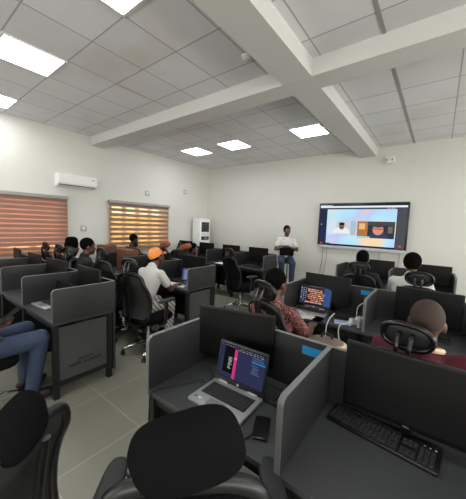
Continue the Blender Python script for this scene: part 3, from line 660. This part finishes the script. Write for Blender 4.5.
# ------------------------------------------------------------------ people
def V(*a): return Vector(a)
def finger_forms(bm, w, d, n, side, curl=.5, k=1.0):
    """w wrist, d hand direction, n palm normal, side: unit towards the thumb"""
    d, n = d.normalized(), n.normalized(); t = side.normalized()
    c = w+d*.045*k
    ell(bm, c, (.040*k, .048*k, .017*k), Matrix((t, d, n)).transposed(), seg=14)
    for i, (off, ln) in enumerate(((.030, .072), (.010, .080), (-.010, .075), (-.029, .058))):
        p = w+d*.085*k+t*off*k; a = curl*.5; dd = d; 
        for s, f in enumerate((.45, .32, .25)):
            ang = a*(s+.6); e = (d*cos(ang)+n*sin(ang)).normalized(); q_ = p+e*ln*f*k; caps(bm, p, q_, (.0095-.001*s)*k, (.0088-.001*s)*k, 8); p = q_
    p = w+d*.025*k+t*.028*k
    for f, mixn in ((.036, .25), (.030, .5), (.024, .7)):
        e = (t*(.9-mixn*.6)+d*.75+n*mixn*curl).normalized(); q_ = p+e*f*k; caps(bm, p, q_, .011*k, .0095*k, 8); p = q_
def person(label, x, y, heading, J=None, top=None, legs=None, hair='short', shirt_m=None, pants_m=None, voxel=.0075, scale=1.0, sleeves='short', cap=None, face=True, head_yaw=0, head_pitch=0, lean=.12, shoes=mat('dark_shoe', (34, 28, 26), .6), legs_on=True, group='people in the room', z0=0, curl=.9):
    r = thing('person', label, 'person', (x, y, z0), -rad(heading), group); r.scale = (scale,)*3
    P = dict(hip=V(0, -.05, .56), chest=V(0, -.05+lean*1.1, .90), neck=V(0, -.04+lean*1.5, 1.075))
    P['headc'] = P['neck']+V(0, .03+lean*.35, .145)
    for s, k in ((-1, 'l'), (1, 'r')):
        P['sh'+k] = V(s*.168, -.045+lean*1.4, 1.0); P['el'+k] = V(s*.235, .14+lean, .79); P['wr'+k] = V(s*.17, .38+lean*.6, .80)
        P['hj'+k] = V(s*.09, -.03, .555); P['kn'+k] = V(s*.13, .40, .545); P['an'+k] = V(s*.13, .38, .10)
    if J: P.update({k: V(*v) for k, v in J.items()})
    HR = Euler((-rad(head_pitch), 0, -rad(head_yaw))).to_matrix(); hc = P['headc']
    H = lambda *p: hc+HR @ V(*p)
    bm = bmesh.new()
    up = (P['chest']-P['hip']).normalized(); tr = up.to_track_quat('Z', 'Y').to_matrix(); tr = Matrix.Rotation(-math.atan2(up.y, up.z), 3, 'X')
    sw = (P['shr']-P['shl']).normalized()
    def torso(bm, g=0):
        c0, c1, c2 = P['hip'], P['chest'], P['neck']; ctr = [(c0+V(0, 0, -.06), .150, .110), (c0, .168, .122), (c0.lerp(c1, .35), .152, .112), (c0.lerp(c1, .7), .158, .112), (c1, .172, .115), (c1.lerp(c2, .45), .172, .098), (c1.lerp(c2, .75), .125, .078), (c2, .070, .062)]
        rows = []
        for i, (c, a, b) in enumerate(ctr):
            t_ = (ctr[min(i+1, 7)][0]-ctr[max(i-1, 0)][0]).normalized(); f = sw.cross(t_).normalized()*-1
            rows.append([bm.verts.new(c+sw*((a+g)*cos(q))+f*((b+g)*sin(q))) for q in [2*pi*k/28 for k in range(28)]])
        for i in range(7):
            for k in range(28): bm.faces.new((rows[i][k], rows[i][(k+1) % 28], rows[i+1][(k+1) % 28], rows[i+1][k]))
        bm.faces.new(rows[0][::-1]); bm.faces.new(rows[-1])
        for k in 'lr': caps(bm, P['sh'+k], c1.lerp(c2, .55)+sw*(-.06 if k == 'l' else .06), .056+g*.7, .060+g*.7)
        return
        ell(bm, P['hip']+V(0, 0, .02), (.165+g, .115+g, .11+g), tr, seg=20); ell(bm, P['hip'].lerp(P['chest'], .45), (.145+g, .105+g, .14+g), tr, seg=20)
        ell(bm, P['chest'], (.165+g, .115+g, .15+g), tr, seg=20); ell(bm, P['chest'].lerp(P['neck'], .45), (.15+g, .09+g, .09+g), tr, seg=20)
        caps(bm, P['shl'], P['shr'], .062+g, .062+g)
    torso(bm)
    caps(bm, P['neck']-V(0, .02, .06), hc-V(0, .015, .04), .057, .052)
    # head
    ell(bm, H(0, -.012, .03), (.076, .096, .094), HR, seg=24); ell(bm, H(0, .022, -.045), (.058, .066, .070), HR, seg=20); ell(bm, H(0, .045, -.085), (.032, .034, .028), HR)
    ell(bm, H(0, .083, -.022), (.019, .020, .015), HR, seg=12); ell(bm, H(0, .078, .0), (.011, .014, .028), HR, seg=10)
    ell(bm, H(0, .074, -.056), (.026, .014, .008), HR, seg=12); ell(bm, H(0, .072, -.068), (.023, .014, .008), HR, seg=12)
    for s in (-1, 1): ell(bm, H(s*.076, -.008, -.008), (.012, .020, .032), HR, seg=12); ell(bm, H(s*.03, .068, .022), (.026, .012, .008), HR, seg=10)
    for s, k in ((-1, 'l'), (1, 'r')):
        caps(bm, P['sh'+k], P['el'+k], .050, .040); caps(bm, P['el'+k], P['wr'+k], .040, .027)
        d = (P['wr'+k]-P['el'+k]).normalized(); n = P.get('pn'+k, V(0, 0, -1)); n = (n-d*n.dot(d)).normalized(); t = P.get('th'+k, V(-s, .2, 0)); t = (t-d*t.dot(d)-n*t.dot(n)).normalized()
        finger_forms(bm, P['wr'+k], d, n, t, curl)
        if legs_on:
            caps(bm, P['hj'+k], P['kn'+k], .085, .060); caps(bm, P['kn'+k], P['an'+k], .058, .038)
            fd = P.get('ft'+k, V(s*.12, 1, 0)).normalized(); ell(bm, P['an'+k]+fd*.06-V(0, 0, .055), (.042, .12, .04), Matrix.Rotation(-math.atan2(fd.x, fd.y), 3, 'Z'))
    obj('body', fuse(bm, voxel, 5, 'body'), skin_m, r)
    # eyes
    if face:
        for s in (-1, 1):
            bm = bmesh.new(); ell(bm, H(s*.031, .073, .004), (.013, .009, .008), HR, seg=12); e = obj('eye', bm, mat('eye_white', (200, 192, 184), .3), r)
            bm = bmesh.new(); ell(bm, H(s*.031, .0805, .004), (.0065, .003, .0065), HR, seg=10); obj('iris', bm, mat('iris_dark', (24, 16, 12), .2), e)
    # hair
    if hair:
        bm = bmesh.new(); ex = {'short': .008, 'stubble': .003, 'tall': .02, 'braids': .016, 'bun': .022}[hair]
        ell(bm, H(0, -.020, .042), (.075+ex, .090+ex, .090+ex), HR, seg=24)
        if hair == 'tall': ell(bm, H(0, -.02, .10), (.085, .09, .085), HR, seg=24, n=3)
        if hair == 'braids':
            for i in range(9):
                a = pi*(.15+.7*i/8)+pi; caps(bm, H(.085*cos(a), .085*sin(a), .02), H(.095*cos(a), .09*sin(a)-.01, -.15), .016, .010, 8)
        me = fuse(bm, .009, 3, 'hair')
        ho = obj('hair', me, hair_m if hair != 'stubble' else mat('shaved_hair', (46, 30, 23), .8, var=.3, scale=120), r)
        # clear the face: cut everything in front of the hairline
        b = bmesh.new(); b.from_mesh(me); bmesh.ops.bisect_plane(b, geom=b.verts[:]+b.edges[:]+b.faces[:], plane_co=H(0, .045, .035), plane_no=HR @ V(0, 1, -.75), clear_outer=True)
        if hair in ('short', 'stubble', 'tall'): bmesh.ops.bisect_plane(b, geom=b.verts[:]+b.edges[:]+b.faces[:], plane_co=H(0, -.05, -.035), plane_no=HR @ V(0, .25, -1), clear_outer=True)
        b.to_mesh(me); b.free()
    if cap:
        bm = bmesh.new(); ell(bm, H(0, -.016, .045), (.089, .105, .097), HR, seg=28); bmesh.ops.bisect_plane(bm, geom=bm.verts[:]+bm.edges[:]+bm.faces[:], plane_co=H(0, 0, .028), plane_no=HR @ V(0, .12, -1), clear_outer=True)
        c = obj('cap', bm, cap, r)
        rows = [[tuple(H(.082*u*(1-.25*v), .070+(.085*v)*(1-.35*u*u)-.02*u*u, .032-.030*v*v-.012*u*u)) for u in [k/6 for k in range(-6, 7)]] for v in [k/5 for k in range(6)]]
        bm = surf(bmesh.new(), rows); bmesh.ops.solidify(bm, geom=bm.faces, thickness=.004); obj('visor', bm, cap, c)
        bm = bmesh.new(); ell(bm, H(0, -.016, .142), (.008, .008, .005), HR, seg=10); obj('button', bm, cap, c)
    if shirt_m:
        bm = bmesh.new(); torso(bm, .014)
        for k in 'lr':
            e = P['sh'+k].lerp(P['el'+k], .6) if sleeves == 'short' else P['el'+k]; caps(bm, P['sh'+k], e, .062, .060)
            if sleeves == 'long': caps(bm, P['el'+k], P['el'+k].lerp(P['wr'+k], .92), .057, .043)
        caps(bm, P['neck']-V(0, .02, .06), P['neck']+V(0, -.012, .012), .070, .066)
        obj('shirt', fuse(bm, max(.009, voxel*1.2), 5, 'shirt'), shirt_m, r)
    if pants_m and legs_on:
        bm = bmesh.new(); ell(bm, P['hip']+V(0, 0, -.0), (.182, .135, .10), seg=20)
        for k in 'lr': caps(bm, P['hj'+k], P['kn'+k], .103, .078); caps(bm, P['kn'+k], P['an'+k].lerp(P['kn'+k], .06), .076, .058)
        obj('trousers', fuse(bm, max(.009, voxel*1.2), 5, 'trousers'), pants_m, r)
        for s, k in ((-1, 'l'), (1, 'r')):
            fd = P.get('ft'+k, V(s*.12, 1, 0)).normalized(); bm = bmesh.new(); R_ = Matrix.Rotation(-math.atan2(fd.x, fd.y), 3, 'Z'); c_ = P['an'+k]+fd*.06-V(0, 0, .05)
            ell(bm, c_, (.050, .135, .045), R_, seg=18, n=2.4); caps(bm, P['an'+k]-V(0, 0, .05), P['an'+k], .048, .05)
            bmesh.ops.bisect_plane(bm, geom=bm.verts[:]+bm.edges[:]+bm.faces[:], plane_co=(0, 0, P['an'+k].z-.0985), plane_no=(0, 0, -1), clear_outer=True); obj('shoe', bm, shoes, r, smooth='all')
    return r, P
white_shirt = mat('white_cotton', (196, 195, 190), .9, var=.06, scale=9, bump=.6)
blk_shirt = mat('black_cotton', (24, 24, 26), .9, var=.2, scale=16, bump=.4)
maroon = mat('maroon_cotton', (82, 18, 34), .85, var=.15, scale=14, bump=.1)
redpat = ramp_mat('red_print', 'noise', [(0, (176, 150, 132)), (.40, (116, 32, 44)), (.50, (64, 14, 26)), (.62, (170, 140, 124))], 95, .85)
denim = mat('blue_denim', (58, 72, 98), .85, var=.25, scale=24, rgb2=(38, 48, 70), bump=.2)
stripe = ramp_mat('striped_cotton', 'wave', [(0, (52, 50, 50)), (.45, (196, 190, 182))], 9, .9, bands='DIAGONAL', interp='LINEAR')
cream = mat('cream_cotton', (206, 200, 184), .9, var=.06)
bluec = mat('blue_cotton', (50, 88, 150), .85, var=.12)
orange = mat('orange_canvas', (222, 140, 72), .8, var=.08)

person('person in orange cap and white t-shirt typing at a desk', -3.06, 2.07, -8, shirt_m=white_shirt, pants_m=stripe, hair='short', cap=orange, head_pitch=-24, lean=.15, head_yaw=14)
person('person in red patterned shirt seen from behind, black hair', -1.05, 1.97, 4, shirt_m=redpat, pants_m=blk_shirt, hair='short', lean=.03, head_yaw=12, head_pitch=-8)
rm, PM = person('person in maroon shirt with shaved head, seen from behind', -.01, 1.79, 2, scale=1.0, J={'shl': (-.185, -.075, 1.045), 'shr': (.185, -.075, 1.045)}, shirt_m=maroon, pants_m=blk_shirt, hair='stubble', lean=-.02, head_pitch=-10, voxel=.0065)
bm = bmesh.new(); tube(bm, [PM['neck']+V(.078*cos(a), -.012+.075*sin(a), .022-.02*sin(a)) for a in [2*pi*k/24 for k in range(24)]], .014, 8, closed=True); obj('collar', bm, mat('cream_collar', (206, 180, 150), .9), rm)
person('person in dark clothes seated below the wall screen', -.84, 4.16, 0, shirt_m=blk_shirt, pants_m=blk_shirt, hair='short', lean=.03, scale=1.04)
person('person in white top with round black hair, far right row', -.24, 4.02, 2, scale=1.05, shirt_m=white_shirt, pants_m=blk_shirt, hair='bun', lean=.05)
person('person in dark shirt turned to the right, left middle row', -4.27, 1.87, 10, shirt_m=blk_shirt, pants_m=blk_shirt, hair='short', lean=.04, head_yaw=10, scale=1.05)
person('person in blue with tall black hair, left middle row', -4.88, 1.90, 0, shirt_m=bluec, pants_m=blk_shirt, hair='tall', lean=.04)
person('person in cream trousers resting chin on hand, far left row', -4.60, 4.24, 40, J={'wrr': (.09, .27, 1.12), 'elr': (.22, .24, .86)}, shirt_m=blk_shirt, pants_m=cream, hair='braids', lean=.12, head_yaw=5, scale=.92)
person('person seated before the half open blind, head above chair', -5.78, 3.62, 0, shirt_m=mat('brown_cotton', (84, 60, 48), .85), pants_m=blk_shirt, hair='short', lean=.04, scale=1.03)
# person in jeans with a phone, left edge
rj, PJ = person('person in blue jeans holding a phone at the left edge', -3.0, .38, 0, J={'knl': (-.17, .45, .60), 'knr': (.17, .47, .60), 'anl': (-.15, .42, .10), 'anr': (.14, .40, .10), 'wrl': (-.06, .20, .76), 'wrr': (.06, .17, .75), 'ell': (-.24, .05, .76), 'elr': (.27, .02, .76), 'pnl': (0, .2, 1), 'pnr': (0, .3, 1), 'thl': (-1, .2, .2), 'thr': (1, .2, .2)}, shirt_m=mat('pale_grey_cotton', (150, 150, 150), .9), pants_m=denim, hair='short', lean=.03, head_pitch=-25, voxel=.006, curl=1.0)
r = thing('phone', 'dark smartphone held by the person in jeans', 'phone', (-2.975, .665, .825))
r.rotation_euler = Euler((rad(35), 0, rad(6)))
obj('body', B((0, 0, 0), (.078, .16, .009), .004), gloss_m, r); obj('screen', B((0, 0, .0048), (.07, .148, .0006)), emit('phone_glow', (70, 72, 76), .5), r, smooth=False)

# presenter on a high stool
PX, PY = -3.06, 6.25
wood_m = mat('brown_stool_seat', (176, 112, 74), .5, var=.15, scale=14)
r = thing('stool', 'tall stool with brown seat and dark legs by the back wall', 'stool', (PX, PY, 0), rad(0))
obj('seat', B((0, 0, .80), (.40, .38, .04), .012), wood_m, r)
for sx in (-1, 1):
    for sy in (-1, 1):
        bm = bmesh.new(); cone(bm, (sx*.19, sy*.18, 0), (sx*.16, sy*.15, .78), .014, .014, 12); obj('leg', bm, steel_m, r)
for sx in (-1, 1):
    bm = bmesh.new(); cone(bm, (sx*.182, -.171, .28), (sx*.182, .171, .28), .010, .010, 10); obj('rung', bm, steel_m, r)
bm = bmesh.new(); cone(bm, (-.182, .171, .28), (.182, .171, .28), .010, .010, 10); obj('rung', bm, steel_m, r)
r.rotation_euler = (0, 0, rad(180-35))
person('presenter in white shirt and jeans sitting on a tall stool', PX, PY, 148, J={'knl': (-.12, .40, .50), 'knr': (.12, .38, .52), 'anl': (-.12, .36, .06), 'anr': (.10, .30, .10), 'wrl': (.06, .24, .86), 'wrr': (-.06, .26, .82), 'ell': (-.25, .08, .78), 'elr': (.25, .08, .78)}, shirt_m=white_shirt, pants_m=denim, hair='short', lean=.03, z0=.305, head_pitch=-5, head_yaw=-10, voxel=.008, scale=1.06)
r = thing('laptop_bag', 'black bag on the lap of the presenter', 'bag', (PX+.15, PY-.25, 1.02), rad(32))
obj('body', B((0, 0, .08), (.34, .09, .20), .03), fab_m, r); bm = bmesh.new(); tube(bm, spline([(-.06, 0, .17), (-.05, 0, .215), (.05, 0, .215), (.06, 0, .17)]), .008, 8); obj('handle', bm, plast_m, r)

# bags and stools
bagm = ramp_mat('striped_bag', 'wave', [(0, (190, 150, 130)), (.35, (214, 196, 170)), (.7, (110, 96, 88))], 5, .9, bands='Z', interp='LINEAR')
r = thing('backpack', 'pink beige striped bag behind the nearest back panel', 'bag', (-.64, 2.12, .54), rad(10))
bm = bmesh.new(); ell(bm, (0, 0, .14), (.19, .12, .15), n=2.8, seg=28); obj('body', bm, bagm, r, smooth='all')
bm = bmesh.new(); ell(bm, (0, -.10, .09), (.11, .04, .08), n=2.8, seg=20); obj('pocket', bm, bagm, r, smooth='all')
bm = bmesh.new(); tube(bm, spline([(-.04, 0, .28), (-.03, 0, .32), (.03, 0, .32), (.04, 0, .28)]), .008, 8); obj('handle', bm, plast_m, r)
r = thing('low_stool', 'low dark stool carrying the striped bag', 'stool', (-.64, 2.12, 0))
obj('seat', B((0, 0, .515), (.34, .32, .05), .015), plast_m, r)
for sx in (-1, 1):
    for sy in (-1, 1): obj('leg', B((sx*.14, sy*.13, .245), (.03, .03, .49)), steel_m, r, smooth=False)
r = thing('striped_bag', 'cream and dark striped bag behind the arm of the nearest chair', 'bag', (-1.07, .60, 0)); 
bm = bmesh.new(); ell(bm, (0, 0, .27), (.13, .09, .27), n=2.6, seg=24); obj('body', bm, ramp_mat('bold_stripe_bag', 'wave', [(0, (60, 54, 50)), (.4, (206, 198, 182))], 8, .9, bands='X', distort=1.5, interp='LINEAR'), r, smooth='all')
bm = bmesh.new(); tube(bm, spline([(-.07, 0, .50), (-.06, .02, .56), (.06, .02, .56), (.07, 0, .50)]), .007, 8); obj('handle', bm, plast_m, r)

carton_m = mat('brown_carton', (104, 68, 50), .85, var=.1, scale=12)
for l, x, y, w, h in (('brown carton on the left middle row, nearest the blinds', -5.72, 2.98, .34, .42), ('brown carton on the left middle row, behind the dark chair', -4.90, 2.98, .34, .39)):
    r = thing('carton', l, 'box', (x, y, ZT), .05, 'brown cartons'); obj('body', B((0, 0, h/2), (w, .26, h), .004), carton_m, r)
    obj('tape', B((0, 0, h+.0006), (w, .05, .001)), mat('parcel_tape', (170, 130, 90), .4), r, smooth=False)
